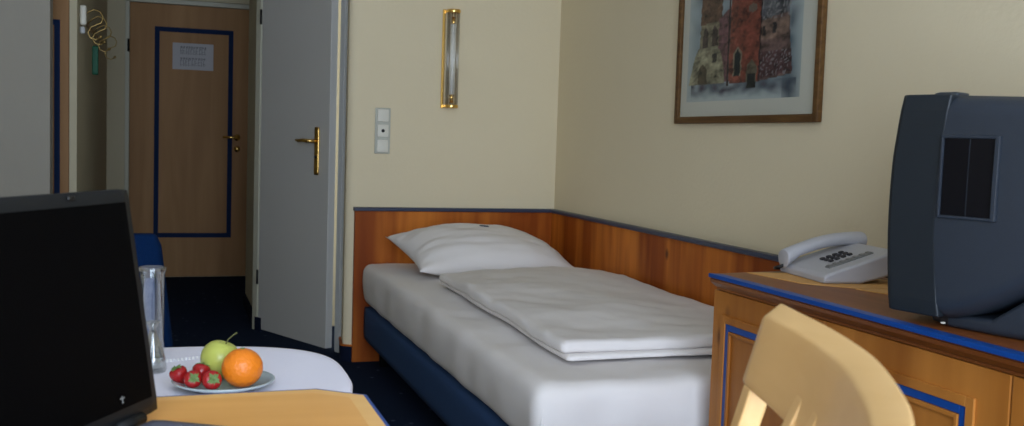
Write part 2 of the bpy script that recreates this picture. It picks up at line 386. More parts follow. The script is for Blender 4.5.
# built-in wardrobe beside the partition, its front toward the room
wd = thing('wardrobe', (-2.62, .64, 0), 0, 'brown wooden wardrobe with a dark blue inlay in the hall corner at far left', 'wardrobe')
obj('body', B(((-2.90, .393, .0), (-2.327, .90, 2.3))), M_DOORW, wd)
wl = obj('door', B(((-2.895, .375, .03), (-2.328, .392, 2.28))), M_DOORW, wd, bevel=.002)
obj('blue_inlay', B(((-2.87, .372, .20), (-2.845, .376, 1.592)), ((-2.392, .372, .20), (-2.367, .376, 1.592)), ((-2.845, .372, .20), (-2.392, .376, .225)), ((-2.845, .372, 1.567), (-2.392, .376, 1.592))), M_DKBLUE, wl)

# coat rack on the partition: brass rail with curled hooks
cr_ = thing('coat_rack', (-2.293, 1.05, 1.60), 0, 'brass coat rack with curled hooks on the hall partition near the entry door', 'coat rack')
obj('rail', B(((-2.292, .60, 1.622), (-2.284, 2.30, 1.640))), M_HOOK, cr_, bevel=.002)
for i, y in enumerate((.62, .95, 1.45, 2.15)):
    bm = bmesh.new(); pts = []
    for k in range(15):
        a = -pi*.5 + k/14*pi*1.35
        pts.append((-2.284 + .012 + .05 + .05*sin(a), y, 1.60 - .055*(1-cos(a*1.0)) + .02))
    pts = [(-2.286, y, 1.63), (-2.262, y, 1.66), (-2.235, y, 1.675), (-2.205, y, 1.665), (-2.192, y, 1.64), (-2.20, y, 1.612), (-2.225, y, 1.60), (-2.25, y, 1.585), (-2.262, y, 1.56), (-2.25, y, 1.535), (-2.225, y, 1.527), (-2.205, y, 1.54)]
    tube(bm, pts, .0032, 8); sphere(bm, (-2.203, y, 1.543), .009, 10)
    obj('hook', bm, M_HOOK, cr_, True)
bm = bmesh.new()
for (y, z, rr) in ((.52, 1.79, .07),):
    pass
sh = thing('wall_holder', (-2.28, .52, 1.57), 0, 'narrow white plastic holder hanging at the near end of the hall partition', 'holder')
bm = bmesh.new(); rbox(bm, (-2.292, .50, 1.585), (-2.262, .55, 1.682), .010, (6, 6, 12)); obj('holder_body', bm, M_WHITE, sh, True)
bm = bmesh.new(); rbox(bm, (-2.292, .51, 1.545), (-2.268, .55, 1.580), .008, (6, 6, 6)); obj('lower_clip', bm, M_FRAME, sh, True)
sh.location = (-2.28, .52, 1.55)
for ch in sh.children: ch.location.z = .02
bm = bmesh.new(); rbox(bm, (-2.262, .928, 1.37), (-2.232, .972, 1.52), .0025, (6, 6, 12))
tg = obj('door_hanger_tag', bm, M_GREEN, smooth=True); tag(tg, 'long green tag hanging from a brass hook in the hall', 'tag')
bm = bmesh.new(); tube(bm, [(-2.240, .95, 1.518), (-2.230, .95, 1.530), (-2.222, .95, 1.532)], .002, 6); obj('loop', bm, M_CABLE, tg, True)

# ------------------------------------------------------------------ wall panelling
H = .753
hp = thing('headboard', (-.5, 0, 0), 0, 'brown wooden headboard panel across the wall behind the white pillow', 'headboard')
obj('panel', B(((-1.030, -.028, .0), (-.022, -.001, H-.018))), M_PANEL, hp, bevel=.002)
obj('cap', B(((-1.036, -.040, H-.018), (-.03, -.001, H))), M_CAP, hp, bevel=.004, label='dark blue-grey capping strip')
sp = thing('wall_panelling', (0, -1.4, 0), 0, 'long wooden panelling with a dark cap on the right wall beside the bed', 'wall panel')
obj('panel', B(((-.022, -2.63, .0), (-.001, -.001, H-.018))), M_PANEL, sp, bevel=.002)
obj('cap', B(((-.034, -4.3, H-.018), (-.001, -.001, H))), M_CAP, sp, bevel=.004, label='dark blue-grey capping strip')
obj('panel', B(((-.022, -4.3, .0), (-.001, -2.634, H-.018))), M_PANEL, sp, bevel=.002)

# ------------------------------------------------------------------ bed
bd = thing('single_bed', (-.5, -1.2, 0), 0, 'low single bed base upholstered in dark blue, standing under the white mattress', 'bed')
bm = bmesh.new(); rbox(bm, (-.985, -2.475, .115), (-.045, -.035, .281), .02, (16, 30, 5)); obj('base', bm, M_BASE, bd, True)
for x in (-.90, -.13):
    for y in (-2.3, -.14):
        bm = bmesh.new(); lathe(bm, [(.018, 0), (.024, .118)], 16, Matrix.Translation((x, y, 0))); obj('leg', bm, M_BLACKM, bd, True)
def nz(p, s, a): return noise.noise(Vector(p)*s)*a
def fm(p):
    q = p.copy(); t = (p.z-.30)/.17
    q.z += nz((p.x, p.y, 3), 4, .008)*t + nz((p.x, p.y, 7), 11, .003)*t
    # slightly bulging sides
    if p.x < -.9: q.x -= .010*sin(pi*min(1, max(0, t))) + nz((p.y, p.z, 1), 6, .006)
    if p.y < -2.4: q.y -= .010*sin(pi*min(1, max(0, t))) + nz((p.x, p.z, 1), 8, .010)
    q.z += .016*max(0, min(1, (p.y+2.3)/1.2))*t
    return q
bm = bmesh.new(); rbox(bm, (-.985, -2.500, .288), (-.030, -.035, .470), .036, (50, 110, 12), fm)
mt = obj('mattress', bm, M_SHEET, smooth=True); tag(mt, 'thick mattress under a smooth white fitted sheet on the blue bed base', 'mattress')
# seam pleats at the foot corner of the fitted sheet
bm = bmesh.new()
tube(bm, [(-.976, -2.506, .29), (-.978, -2.510, .35), (-.974, -2.506, .41), (-.962, -2.496, .450)], [.004, .005, .005, .003], 8)
obj('corner_seam', bm, M_SHEET, mt, True)
# folded duvet
def fd(p):
    q = p.copy(); t = max(0, min(1, (p.z-.478)/.05))
    hump = .016*max(0, min(1, (p.y+2.3)/1.2))      # follows the mattress
    q.z += hump + .003 + nz((p.x, p.y, 2), 3.2, .014)*t + nz((p.x, p.y, 9), 9, .006)*t + nz((p.x, p.y, 4), 22, .0015)*t
    q.x += nz((p.y, 0, 5), 2.6, .012); q.y += nz((p.x, 0, 8), 3, .014) + nz((p.x, 0, 3), 14, .004)
    q.y -= .16*max(0, min(1, (-.45-p.x)/.40))**1.2*max(0, min(1, (p.y+1.5)/.9))
    q.z -= .012*max(0, (p.x+.30)/.26)*t
    return q
def fd2(p):
    q = fd(p); q.x -= .004; 
    if p.y < -2.2 and p.z < .50: q.z += .006*max(0, noise.noise(Vector((p.x*7, 1, 1))))
    return q
bm = bmesh.new()
rbox(bm, (-.822, -2.285, .478), (-.045, -.735, .496), .008, (46, 90, 4), fd)
rbox(bm, (-.828, -2.268, .494), (-.045, -.745, .532), .017, (46, 90, 6), fd2)
dv = obj('duvet', bm, M_SHEET, smooth=True); tag(dv, 'white duvet folded flat lengthwise on top of the mattress', 'duvet')
# pillow
def pillow():
    bm = bmesh.new(); nu, nv = 56, 36; W_, D_ = .405, .262; top = {}; bot = {}
    for i in range(nu+1):
        for j in range(nv+1):
            u = -1+2*i/nu; v = -1+2*j/nv
            # pinched outline with pointed corners
            e = 1 - .055*(1-abs(u)**2.0)*abs(v)**3; g = 1 - .075*(1-abs(v)**2.0)*abs(u)**3
            x = u*W_*g; y = v*D_*e
            h = (max(0, (1-abs(u)**2.3))**.62)*(max(0, (1-abs(v)**2.5))**.55)
            wr = noise.noise(Vector((x*9, y*9, 1)))*.010*h + noise.noise(Vector((u*2, v*7, 4)))*.008 + noise.noise(Vector((x*26, y*14, 8)))*.004*h*abs(u)
            zt = .135*h + wr*(1 if h > 0 else 0); zb = -.075*h
            top[i, j] = (x, y, zt); bot[i, j] = (x, y, zb)
    V = {}
    for k, P in (('t', top), ('b', bot)):
        for (i, j), p in P.items():
            if k == 'b' and (i in (0, nu) or j in (0, nv)): V[k, i, j] = V['t', i, j]
            else: V[k, i, j] = bm.verts.new(p)
    for k in 'tb':
        for i in range(nu):
            for j in range(nv):
                q = [V[k, i, j], V[k, i+1, j], V[k, i+1, j+1], V[k, i, j+1]]
                bm.faces.new(q if k == 't' else q[::-1])
    return bm
Mp = Matrix.Translation((-.490, -.405, .552)) @ Matrix.Rotation(R(6), 4, 'Z') @ Matrix.Rotation(R(3.5), 4, 'Y') @ Matrix.Rotation(R(11), 4, 'X')
bm = pillow(); bmesh.ops.transform(bm, matrix=Mp, verts=bm.verts)
# the underside settles on the sheet
for v in bm.verts:
    if v.co.z < .494: v.co.z = .494 + (v.co.z-.494)*.04
pw = obj('pillow', bm, M_SHEET, smooth=True); tag(pw, 'plump white pillow leaning on the headboard at the head of the bed', 'pillow')
bm = bmesh.new(); sphere(bm, (0, 0, 0), (.026, .018, .004), 20)
bmesh.ops.transform(bm, matrix=Mp @ Matrix.Translation((.0, .07, .131)) @ Matrix.Rotation(R(-10), 4, 'X'), verts=bm.verts)
obj('emblem', bm, M_DKBLUE, pw, True, label='small dark blue oval emblem')

# ------------------------------------------------------------------ wall lamp, switches, picture
ls = thing('wall_lamp', (-.575, 0, 1.24), 0, 'tall brass wall lamp with clear glass rods on the wall above the headboard', 'lamp')
obj('back_plate', B(((-.618, -.014, 1.243), (-.604, -.001, 1.722))), M_BRASS, ls, bevel=.003)
def cyl_(bm, x, y, z0, z1, r, seg=20): tube(bm, [(x, y, z0), (x, y, z1)], r, seg)
for z in (1.252, 1.712):
    bm = bmesh.new(); cyl_(bm, -.572, -.040, z-.008, z+.008, .034, 28); box(bm, (-.606, -.03, z-.006), (-.56, -.002, z+.006)); obj('end_cap', bm, M_BRASS, ls, True, bevel=.002)
for k in range(12):
    bm = bmesh.new(); a = 2*pi*k/12; cyl_(bm, -.572+.027*cos(a), -.040+.027*sin(a), 1.262, 1.704, .0048, 8)
    obj('glass_rod', bm, M_ROD, ls, True)
bm = bmesh.new(); cyl_(bm, -.572, -.040, 1.31, 1.65, .014, 16); obj('light_tube', bm, M_CRYST, ls, True)
for z in (1.27, 1.635):
    bm = bmesh.new(); cyl_(bm, -.572, -.040, z, z+.050, .010, 12); obj('socket', bm, M_BRASS, ls, True)

sw = thing('switch_plate', (-.90, 0, 1.02), 0, 'white plate with two switches and a socket on the wall beside the bathroom door', 'switch')
obj('frame', B(((-.939, -.008, 1.012), (-.864, -.001, 1.232))), mat('plate_plastic', (.50, .50, .43), .45), sw, bevel=.003)
for z, nm in ((1.195, 'rocker'), (1.122, 'round_socket'), (1.049, 'rocker')):
    bm = bmesh.new(); rbox(bm, (-.929, -.017, z-.030), (-.874, -.006, z+.030), .004, (4, 2, 4)); p = obj(nm, bm, M_WHITE, sw, bevel=.001)
    if nm == 'round_socket':
        bm = bmesh.new(); tube(bm, [(-.9015, -.0155, z), (-.9015, -.0175, z)], .0085, 16); obj('jack', bm, M_BLACKM, p)

# framed watercolour of a town
PY0, PY1, PZ0, PZ1 = -2.250, -1.318, 1.181, 2.02
pc = thing('framed_picture', (0, (PY0+PY1)/2, PZ0), 0, 'framed watercolour of old town houses with a red facade on the right wall', 'picture')
fw = .026
bm = B(((-.022, PY0, PZ0), (-.001, PY0+fw, PZ1)), ((-.022, PY1-fw, PZ0), (-.001, PY1, PZ1)), ((-.022, PY0+fw, PZ0), (-.001, PY1-fw, PZ0+fw)), ((-.022, PY0+fw, PZ1-fw), (-.001, PY1-fw, PZ1)))
obj('frame', bm, M_FRAMEW, pc, bevel=.004)
M_MATB = mat('passepartout', (.68, .65, .55), .8)
obj('passepartout', B(((-.008, PY0+fw-.003, PZ0+fw-.003), (-.001, PY1-fw+.003, PZ1-fw+.003))), M_MATB, pc)
# print: painted on a fine grid with a colour attribute (u = 0 left edge as seen, v = 0 bottom)
IY_L, IY_R, IZ0, IZ1 = -1.392, -2.135, 1.262, 1.95
VS = (1.95-1.262)/(1.635-1.262)      # the shapes below are laid out for the lower part of the sheet
def lerp(a, b, t): return tuple(a[i]*(1-t)+b[i]*t for i in range(3))
PAPER = (.50, .54, .52)
def inside(px, py, poly):
    c = False; n = len(poly)
    for i in range(n):
        x1, y1 = poly[i]; x2, y2 = poly[(i+1) % n]
        if (y1 > py) != (y2 > py) and px < (x2-x1)*(py-y1)/(y2-y1)+x1: c = not c
    return c
SHAPES = [
 ([(.02, .10), (.30, .03), (.62, .05), (.97, .18), (1.0, .60), (.93, 1.0), (.06, 1.0), (.02, .45)], 'wash'),
 ([(.12, .50), (.33, .50), (.32, 1.45), (.225, 1.72), (.12, 1.45)], (.16, .085, .05)),            # brown tower
 ([(.115, .48), (.335, .48), (.325, .76), (.125, .76)], (.30, .25, .155)),
 ([(.30, .18), (.42, .18), (.42, .90), (.30, .78)], (.21, .095, .10)),             # purple house
 ([(.02, .17), (.37, .17), (.355, .33), (.33, .45), (.29, .53), (.10, .53), (.06, .40)], (.36, .32, .20)),  # stone base
 ([(.41, .16), (.685, .16), (.66, 1.5), (.41, 1.5)], (.28, .075, .045)),             # red facade
 ([(.67, .16), (.93, .20), (.88, .97), (.67, .95)], (.20, .12, .10)),
 ([(.68, .70), (.90, .74), (.90, .97), (.68, .97)], (.14, .14, .15)),
 ([(.68, .53), (.89, .52), (.90, .70), (.68, .70)], (.27, .17, .125)),
 ([(.68, .18), (.94, .22), (.92, .42), (.68, .42)], (.12, .055, .055)),
 ([(.145, .53), (.195, .53), (.195, .68), (.17, .73), (.145, .68)], (.09, .06, .05)),
 ([(.235, .53), (.295, .53), (.29, .68), (.262, .74), (.235, .68)], (.09, .06, .05)),
 ([(.11, .17), (.20, .17), (.20, .31), (.155, .37), (.11, .31)], (.10, .075, .04)),
 ([(.245, .38), (.285, .38), (.285, .46), (.245, .46)], (.06, .05, .04)),
 ([(.445, .22), (.52, .22), (.52, .44), (.485, .50), (.445, .44)], (.30, .24, .16)),
 ([(.458, .22), (.508, .22), (.508, .43), (.484, .475), (.458, .43)], (.012, .022, .022)),
 ([(.565, .16), (.655, .16), (.655, .30), (.61, .37), (.565, .30)], (.20, .17, .11)),
 ([(.575, .10), (.645, .10), (.645, .23), (.575, .23)], (.025, .028, .025)),
 ([(.69, .56), (.715, .56), (.715, .64), (.69, .64)], (.04, .03, .03)),
 ([(.77, .57), (.80, .57), (.80, .66), (.77, .66)], (.05, .04, .04)),
 ([(.39, .14), (.405, .14), (.405, 1.0), (.39, 1.0)], (.04, .02, .02)),
 ([(.668, .16), (.68, .16), (.68, .98), (.668, .98)], (.04, .02, .02)),
]
def paint(u, v):
    v = v*VS
    n1 = noise.noise(Vector((u*6, v*6, 0))); n2 = noise.noise(Vector((u*16, v*16, 5))); n3 = noise.noise(Vector((u*40, v*40, 9)))
    uu = u + n2*.008; vv = v + n1*.008
    col = PAPER
    wu = u + n1*.05; wv = v + n2*.04
    edge = min(wu, 1-wu, wv-.02, VS-wv)
    t = max(0, min(1, edge*9)); sky = lerp((.10, .15, .18), (.30, .36, .38), .5+n1*1.6)
    col = lerp(PAPER, sky, t*.9)
    if .04 < u < .97 and v < .17:       # grey street wash
        k = max(0, min(1, (v-.03+n1*.05)*12)); col = lerp(col, (.10, .105, .13), k*(.75+n2))
    if u > .86: col = lerp(col, (.045, .065, .09), max(0, min(1, (.75-v+n1)*1.6))*.8*max(0, 1-abs(u-.92)*10))
    for poly, cc in SHAPES:
        if cc != 'wash' and inside(uu, vv, poly):
            col = tuple(max(0, c*.72*(1+.9*n2+.6*n3+.5*n1)) for c in cc)
    # timber marks and balustrade squiggles
    if .68 < u < .92 and (.70 < v < .93 or .20 < v < .42) and math.sin(u*150+n2*8)*math.sin(v*60+n1*9) > .45: col = lerp(col, (.30, .28, .27), .7)
    if (u-.60)**2 + (v-.83)**2 < .0016: col = (.16, .12, .09)
    return col
bm = bmesh.new(); lay = bm.loops.layers.float_color.new('paint'); gu, gv = 150, 170; G = []
for i in range(gu+1):
    G.append([bm.verts.new((-.0088, IY_L + (IY_R-IY_L)*i/gu, IZ0 + (IZ1-IZ0)*j/gv)) for j in range(gv+1)])
cols = [[paint(i/gu, j/gv) for j in range(gv+1)] for i in range(gu+1)]
for i in range(gu):
    for j in range(gv):
        fc = bm.faces.new((G[i][j], G[i][j+1], G[i+1][j+1], G[i+1][j]))
        for lp, (a, b) in zip(fc.loops, ((i, j), (i, j+1), (i+1, j+1), (i+1, j))): lp[lay] = (*cols[a][b], 1)
M_ART = mat('watercolour_print', (1, 1, 1), .85)
vc = N(M_ART, 'ShaderNodeVertexColor'); vc.layer_name = 'paint'; L(M_ART, vc.outputs[0], M_ART.node_tree.nodes['Principled BSDF'].inputs['Base Color'])
obj('print', bm, M_ART, pc)
obj('pane', B(((-.0135, PY0+fw-.003, PZ0+fw-.003), (-.0115, PY1-fw+.003, PZ1-fw+.003))), M_PANE, pc)

# ------------------------------------------------------------------ low cabinet along the right wall
CT = .77; CXF = -.53; CY0, CY1 = -4.30, -2.588
cb = thing('sideboard', (-.27, -3.45, 0), 0, 'wooden sideboard with blue inlays carrying the television and telephone', 'sideboard')
obj('body', B(((CXF, CY0+.03, .06), (-.036, CY1, CT-.040)), ((CXF+.04, CY0+.06, 0), (-.06, CY1-.03, .06))), M_CABW, cb, bevel=.003)
bm = bmesh.new()
prism(bm, [(-.560, CY0), (-.036, CY0), (-.036, -2.52), (-.560, -2.600)], CT-.012, CT)
obj('top', bm, M_CABTOP, cb, bevel=.002)
bm = bmesh.new()      # blue edge band
e = .004
prism(bm, [(-.560-e, CY0), (-.536, CY0), (-.536, -2.622), (-.560-e, -2.600+e)], CT-.009, CT+.0012)
obj('edge_band', bm, M_BLUE, cb, bevel=.001, label='bright blue band along the top edge')
prof = [(-.036, CT-.012), (-.563, CT-.012), (-.561, CT-.020), (-.549, CT-.030), (-.541, CT-.034), (-.541, CT-.040), (-.036, CT-.040)]
bm = bmesh.new(); loft(bm, [[(x, CY0, z) for x, z in prof], [(x if x < -.1 else x, -2.603+(.53+x)*.15 if x > -.54 else -2.603, z) for x, z in prof]]); obj('moulding', bm, M_CABTOP, cb)
def cab_door(ya, yb, z1, name='door'):
    # ya far (left in view), yb near
    d = obj(name, B(((CXF-.012, yb, .10), (CXF-.0005, ya, z1))), M_CABW, cb, bevel=.002)
    iy1, iy0, iz1, iz0 = ya-(.070 if ya > -2.7 else .082), yb+.095, .648, .18
    def fr(name, o, wd, xo, m):
        a1, a0, b1, b0 = iy1+o, iy0-o, iz1+o, iz0-o; x0 = CXF-.012
        bm = B(((x0-xo, a0, b0), (x0, a0+wd, b1)), ((x0-xo, a1-wd, b0), (x0, a1, b1)), ((x0-xo, a0+wd, b0), (x0, a1-wd, b0+wd)), ((x0-xo, a0+wd, b1-wd), (x0, a1-wd, b1)))
        obj(name, bm, m, d, bevel=.0015)
    fr('moulding', .022, .020, .006, M_CABW); fr('blue_inlay', .002, .017, .003, M_BLUE); fr('inner_moulding', -.016, .009, .006, M_CABW)
cab_door(-2.592, -3.066, .728); cab_door(-3.070, -3.586, .728)
cab_door(-3.590, -4.26, .728)

# card under the phone
bm = bmesh.new(); prism(bm, [(-.452, -2.598), (-.20, -2.64), (-.10, -2.92), (-.33, -2.90), (-.425, -2.80)], CT+.0002, CT+.002)
cd = obj('paper_card', bm, M_PAPER); tag(cd, 'orange-brown paper card lying flat under the grey telephone', 'card')
bm = bmesh.new(); prism(bm, [(-.345, -2.905), (-.10, -2.925), (-.08, -3.05), (-.30, -3.06)], CT+.0002, CT+.0022)
cd = obj('paper_card', bm, M_PAPER); tag(cd, 'tan paper card lying between the grey telephone and the television', 'card')

# telephone: faces the room (-x); local x = width (toward +y .. -y), local y = depth to the wall
ph = thing('telephone', (-.345, -2.585, CT+.0025), R(-90-7), 'light grey desk telephone with handset on the sideboard beside the television', 'telephone')
# local frame: +x runs toward the camera (world -y), +y runs to the wall (world +x)
def pz(y): return .020 + .066*(y/.20)
bm = bmesh.new()
rings = []
for y in (0, .01, .05, .10, .15, .19, .20):
    zt = pz(y) - (.006 if y in (0, .20) else 0); zb = 0 if y < .10 else (y-.10)*.25
    rings.append([(.004, y, zb), (.236, y, zb), (.240, y, zb+.006), (.240, y, zt-.004), (.234, y, zt), (.006, y, zt), (0, y, zt-.004), (0, y, zb+.006)])
loft(bm, rings); obj('phone_body', bm, M_PHONE, ph, bevel=.003, world=False)
slope = math.atan(.066/.20)
def onslope(x, y, dz=0): return Matrix.Translation((x, y, pz(y)+dz)) @ Matrix.Rotation(slope, 4, 'X')
bm = bmesh.new(); n4 = 0
for r0 in range(4):
    for c0 in range(3):
        bm = bmesh.new(); rbox(bm, (-.0075, -.0055, -.002), (.0075, .0055, .0045), .002, (4, 4, 2), None, onslope(.098+c0*.021, .070+r0*.017, .001))
        obj('number_key', bm, M_BTN, ph, True, world=False)
bm = bmesh.new(); box(bm, (-.010, -.062, -.001), (.012, .062, .003), onslope(.185, .095, 0)); ks = obj('key_strip', bm, M_PHG, ph, world=False, label='darker grey strip of long keys')
for k in range(7):
    bm = bmesh.new(); box(bm, (-.0085, -.004, .0025), (.0105, .004, .005), onslope(.185, .042+k*.0175, 0))
    obj('function_key', bm, M_PHG, ks, world=False)
bm = bmesh.new(); pts = []; rad = []
for i in range(17):
    t = i/16; y = -.008 + t*.222; arch = .016*max(0, sin(pi*t))**.8
    pts.append((.034, y, .038+.050*t+.004+arch))
def hring(i):
    t = i/16; p = pts[i]; ear = max(0, 1-min(t, 1-t)/.17); w_ = .024+.007*ear; h_ = .017+.002*ear
    dn = .012*ear**.7 if ear > 0 else 0
    return [(p[0]+w_*cos(a)*1.0, p[1], p[2] + (h_*sin(a) if sin(a) > 0 else (h_+dn)*sin(a))) for a in [2*pi*j/18 for j in range(18)]]
loft(bm, [[((v[0]-.036)*.6+.036, v[1]+(.004), v[2]*1) for v in hring(0)]] and [hring(i) for i in range(17)])
obj('handset', bm, M_PHONE, ph, True, world=False, bevel=.002)
bm = bmesh.new()
tube(bm, [(.036, -.006, .020), (.020, -.018, .012), (-.004, -.012, .008), (-.010, .02, .006), (-.010, .06, .006)], .0045, 8)
obj('handset_cord', bm, M_CABLE, ph, True, world=False)
bm = bmesh.new(); tube(bm, [(-.17, -2.70, .79), (-.14, -2.83, .776), (-.15, -2.92, .775), (-.20, -2.97, .775), (-.24, -3.08, .775), (-.18, -3.16, .775)], .004, 8)
cbl = obj('telephone_cable', bm, M_CABLE, smooth=True); tag(cbl, 'black cable running from the telephone behind the television', 'cable')

# ------------------------------------------------------------------ television: screen faces the bed, side toward the camera
tv = thing('television', (-.524, -3.383, CT), math.atan2(.24, .97), 'dark grey tube television seen from its side on the sideboard', 'television')
# local: +x = width away from the viewer, +y = toward the screen, z up from the cabinet top
TVW = .47
def sect(y, x0, x1, z0, z1, r=.02, n=6, bulge=0.0):
    pts = []
    for cx, cz, a0 in ((x1-r, z1-r, 0), (x0+r, z1-r, 90), (x0+r, z0+r, 180), (x1-r, z0+r, 270)):
        for k in range(n+1):
            a = R(a0 + 90*k/n); pts.append((cx+r*cos(a), y, cz+r*sin(a)))
    return pts
# front bezel: curved front face, so the outline bows forward at mid height
bm = bmesh.new(); NZ = 14; ztop, zbot = .438, .020
def front(z):   # y of the front face at height z
    t = (z-zbot)/(ztop-zbot); return .112 + .017*math.sin(pi*min(1, max(0, t*.86+.08)))**1.0 - .006*max(0, t-.7)/.3
def seam(z):
    t = (z-zbot)/(ztop-zbot); return .016*math.sin(pi*t)
rows = []
for k in range(NZ+1):
    z = zbot + (ztop-zbot)*k/NZ; y1 = front(z); y0 = seam(z); ins = .010 if k in (0, NZ) else 0
    ring = [(0+ins*.3, y0, z), (0+ins*.3, y1-.014, z), (.004+ins*.3, y1-.004, z), (.014, y1, z), (TVW*.5, y1+.012, z), (TVW-.014, y1, z), (TVW-.004, y1-.004, z), (TVW, y1-.014, z), (TVW, y0, z)]
    rows.append(ring)
loft(bm, rows); obj('bezel', bm, M_TVB, tv, world=False, bevel=.004, seg=3)
# screen on the front
bm = bmesh.new(); Gs = []
for i in range(13):
    Gs.append([bm.verts.new((.05+(TVW-.10)*i/12, front(.075+.325*j/10)+.013*(1-(2*i/12-1)**2)+.004, .075+.325*j/10)) for j in range(11)])
for i in range(12):
    for j in range(10): bm.faces.new((Gs[i][j], Gs[i+1][j], Gs[i+1][j+1], Gs[i][j+1]))
sc_ = obj('screen', bm, M_BLACK, tv, True, world=False)
md = sc_.modifiers.new('solid', 'SOLIDIFY'); md.thickness = .006
# back shell: sections shrink toward the back, bottom rises in a curve
shell = []
ys = [.002, -.02, -.05, -.08, -.11, -.14, -.17, -.20, -.24, -.28, -.32, -.35, -.365]
for y in ys:
    t = max(0, -y/.365)
    zb = .021 + .62*max(0, -y-.02)**1.06*(.55+.95*t) if y < -.02 else .021
    zb = min(zb, .30)
    zt = .436 - .012*t - .15*max(0, t-.45)**1.4
    side = .002 + .055*t**1.6 + .12*max(0, t-.5)**1.5
    if y == -.365: side += .03; zt -= .02; zb += .01
    shell.append((y, side, TVW-side, zb, zt))
def shell_surf(y, z):  # side x at (y, z)
    for a, b in zip(shell, shell[1:]):
        if b[0] <= y <= a[0]:
            k = (a[0]-y)/(a[0]-b[0]); return a[1]*(1-k)+b[1]*k
    return 0
def bowed(y, x0, x1, z0, z1, n=26):
    # side faces bow outward slightly at mid height; corners rounded
    r = .022; pts = []
    for k in range(n+1):
        z = z0 + r*.5 + (z1-z0-r)*k/n; tt = (z-z0)/(z1-z0); bo = .010*min(1, .25-y*4)*(1 - (2*tt-1)**2); cr2 = (r*.35 if k in (0, n) else 0)
        pts.append((x1 + bo - cr2, y + seam(z)*(1 if y > -.01 else .4 if y > -.03 else 0), z))
    pts.append((x1-r, pts[-1][1], z1)); pts.append((x0+r, pts[-1][1], z1))
    for k in range(n, -1, -1):
        z = z0 + r*.5 + (z1-z0-r)*k/n; tt = (z-z0)/(z1-z0); bo = .010*min(1, .25-y*4)*(1 - (2*tt-1)**2); cr2 = (r*.35 if k in (0, n) else 0)
        pts.append((x0 - bo + cr2, y + seam(z)*(1 if y > -.01 else .4 if y > -.03 else 0), z))
    pts.append((x0+r, y, z0)); pts.append((x1-r, y, z0))
    return pts
bm = bmesh.new(); loft(bm, [bowed(*s) for s in shell])
sh_ = obj('back_shell', bm, M_TV, tv, True, world=False)
md = sh_.modifiers.new('w', 'EDGE_SPLIT'); md.split_angle = R(40)
# recess with dark glossy jack panel: raised surround + dark pocket
y0_, y1_, z0_, z1_ = -.104, .012, .208, .362
bm = bmesh.new(); bw = .008
def side_pt(y, z, off):
    tt = (z-.02)/.41; return (shell_surf(min(y, .001), z) - .010*min(1, .25-y*4)*(1-(2*tt-1)**2) - off, y, z)
def strip(ya, yb, za, zb, off0, off1, m=8):
    # slab following the side of the shell
    rings = []
    for k in range(m+1):
        z = za + (zb-za)*k/m
        rings.append([side_pt(ya, z, off0), side_pt(yb, z, off0), side_pt(yb, z, off1), side_pt(ya, z, off1)])
    loft(bm, rings)
strip(y0_, y0_+.010, z0_, z1_, -.02, .006); strip(y1_-.006, y1_, z0_, z1_, -.02, .006); strip(y0_, y1_, z0_, z0_+.006, -.02, .006, 1); strip(y0_, y1_, z1_-.006, z1_, -.02, .006, 1)
rc = obj('recess_frame', bm, M_TV, tv, world=False, bevel=.002)
bm = bmesh.new(); strip(y0_+.009, -.047, z0_+.005, z1_-.005, -.02, .0015); strip(-.044, y1_-.005, z0_+.005, z1_-.005, -.02, .0015)
obj('jack_panel', bm, M_BLACK, rc, world=False, label='glossy black panel inside the recess')
# foot: low housing that widens backward
bm = bmesh.new()
loft(bm, [sect(.06, .07, TVW-.07, .001, .020, .008), sect(.0, .035, TVW-.035, .001, .024, .008), sect(-.09, .03, TVW-.03, .001, .030, .01), sect(-.15, .03, TVW-.03, .001, .075, .014), sect(-.22, .035, TVW-.035, .001, .105, .014), sect(-.33, .05, TVW-.05, .001, .13, .014)])
obj('stand', bm, M_TV, tv, world=False, bevel=.003)
bm = bmesh.new(); rbox(bm, (.02, .0, .432), (.06, .05, .443), .005, (6, 6, 3)); obj('top_knob', bm, M_TV, tv, True, world=False, label='small grey tab on top')
bm = bmesh.new(); box(bm, (.012, -.006, .009), (.018, .0, .012)); obj('foot_light', bm, M_WHITE, tv, world=False)

# ------------------------------------------------------------------ desk
dk = thing('desk', (-2.07, -3.95, 0), 0, 'light beech desk top with clipped corners and blue edge under the laptop', 'desk')
DT = .75
outl = [(-2.50, -4.30), (-1.700, -4.30), (-1.645, -4.25), (-1.643, -3.592), (-1.700, -3.548), (-2.45, -3.560), (-2.50, -3.61)]
def inset(poly, d):
    n = len(poly); res = []
    for i in range(n):
        p = Vector(poly[i]); a = (p-Vector(poly[i-1])).normalized(); b = (Vector(poly[(i+1) % n])-p).normalized()
        na = Vector((-a.y, a.x)); nb = Vector((-b.y, b.x)); m_ = (na+nb).normalized(); res.append(tuple(p + m_*d/max(.3, m_.dot(na))))
    return res
inn = inset(outl, .020)
bm = bmesh.new(); prism(bm, inn, DT-.020, DT); obj('top', bm, M_DESK, dk)
bm = bmesh.new(); n = len(outl)
for i in range(n):
    j = (i+1) % n; prism(bm, [outl[i], outl[j], inn[j], inn[i]], DT-.022, DT-.0002)
obj('edge_moulding', bm, M_DESKL, dk, label='paler mitred edge band')
out2 = inset(outl, -.0045); bm = bmesh.new()
for i in range(n):
    j = (i+1) % n
    prism(bm, [out2[i], out2[j], outl[j], outl[i]], DT-.020, DT-.0005)
obj('edge_band', bm, M_BLUE, dk, label='thin blue outer edge')
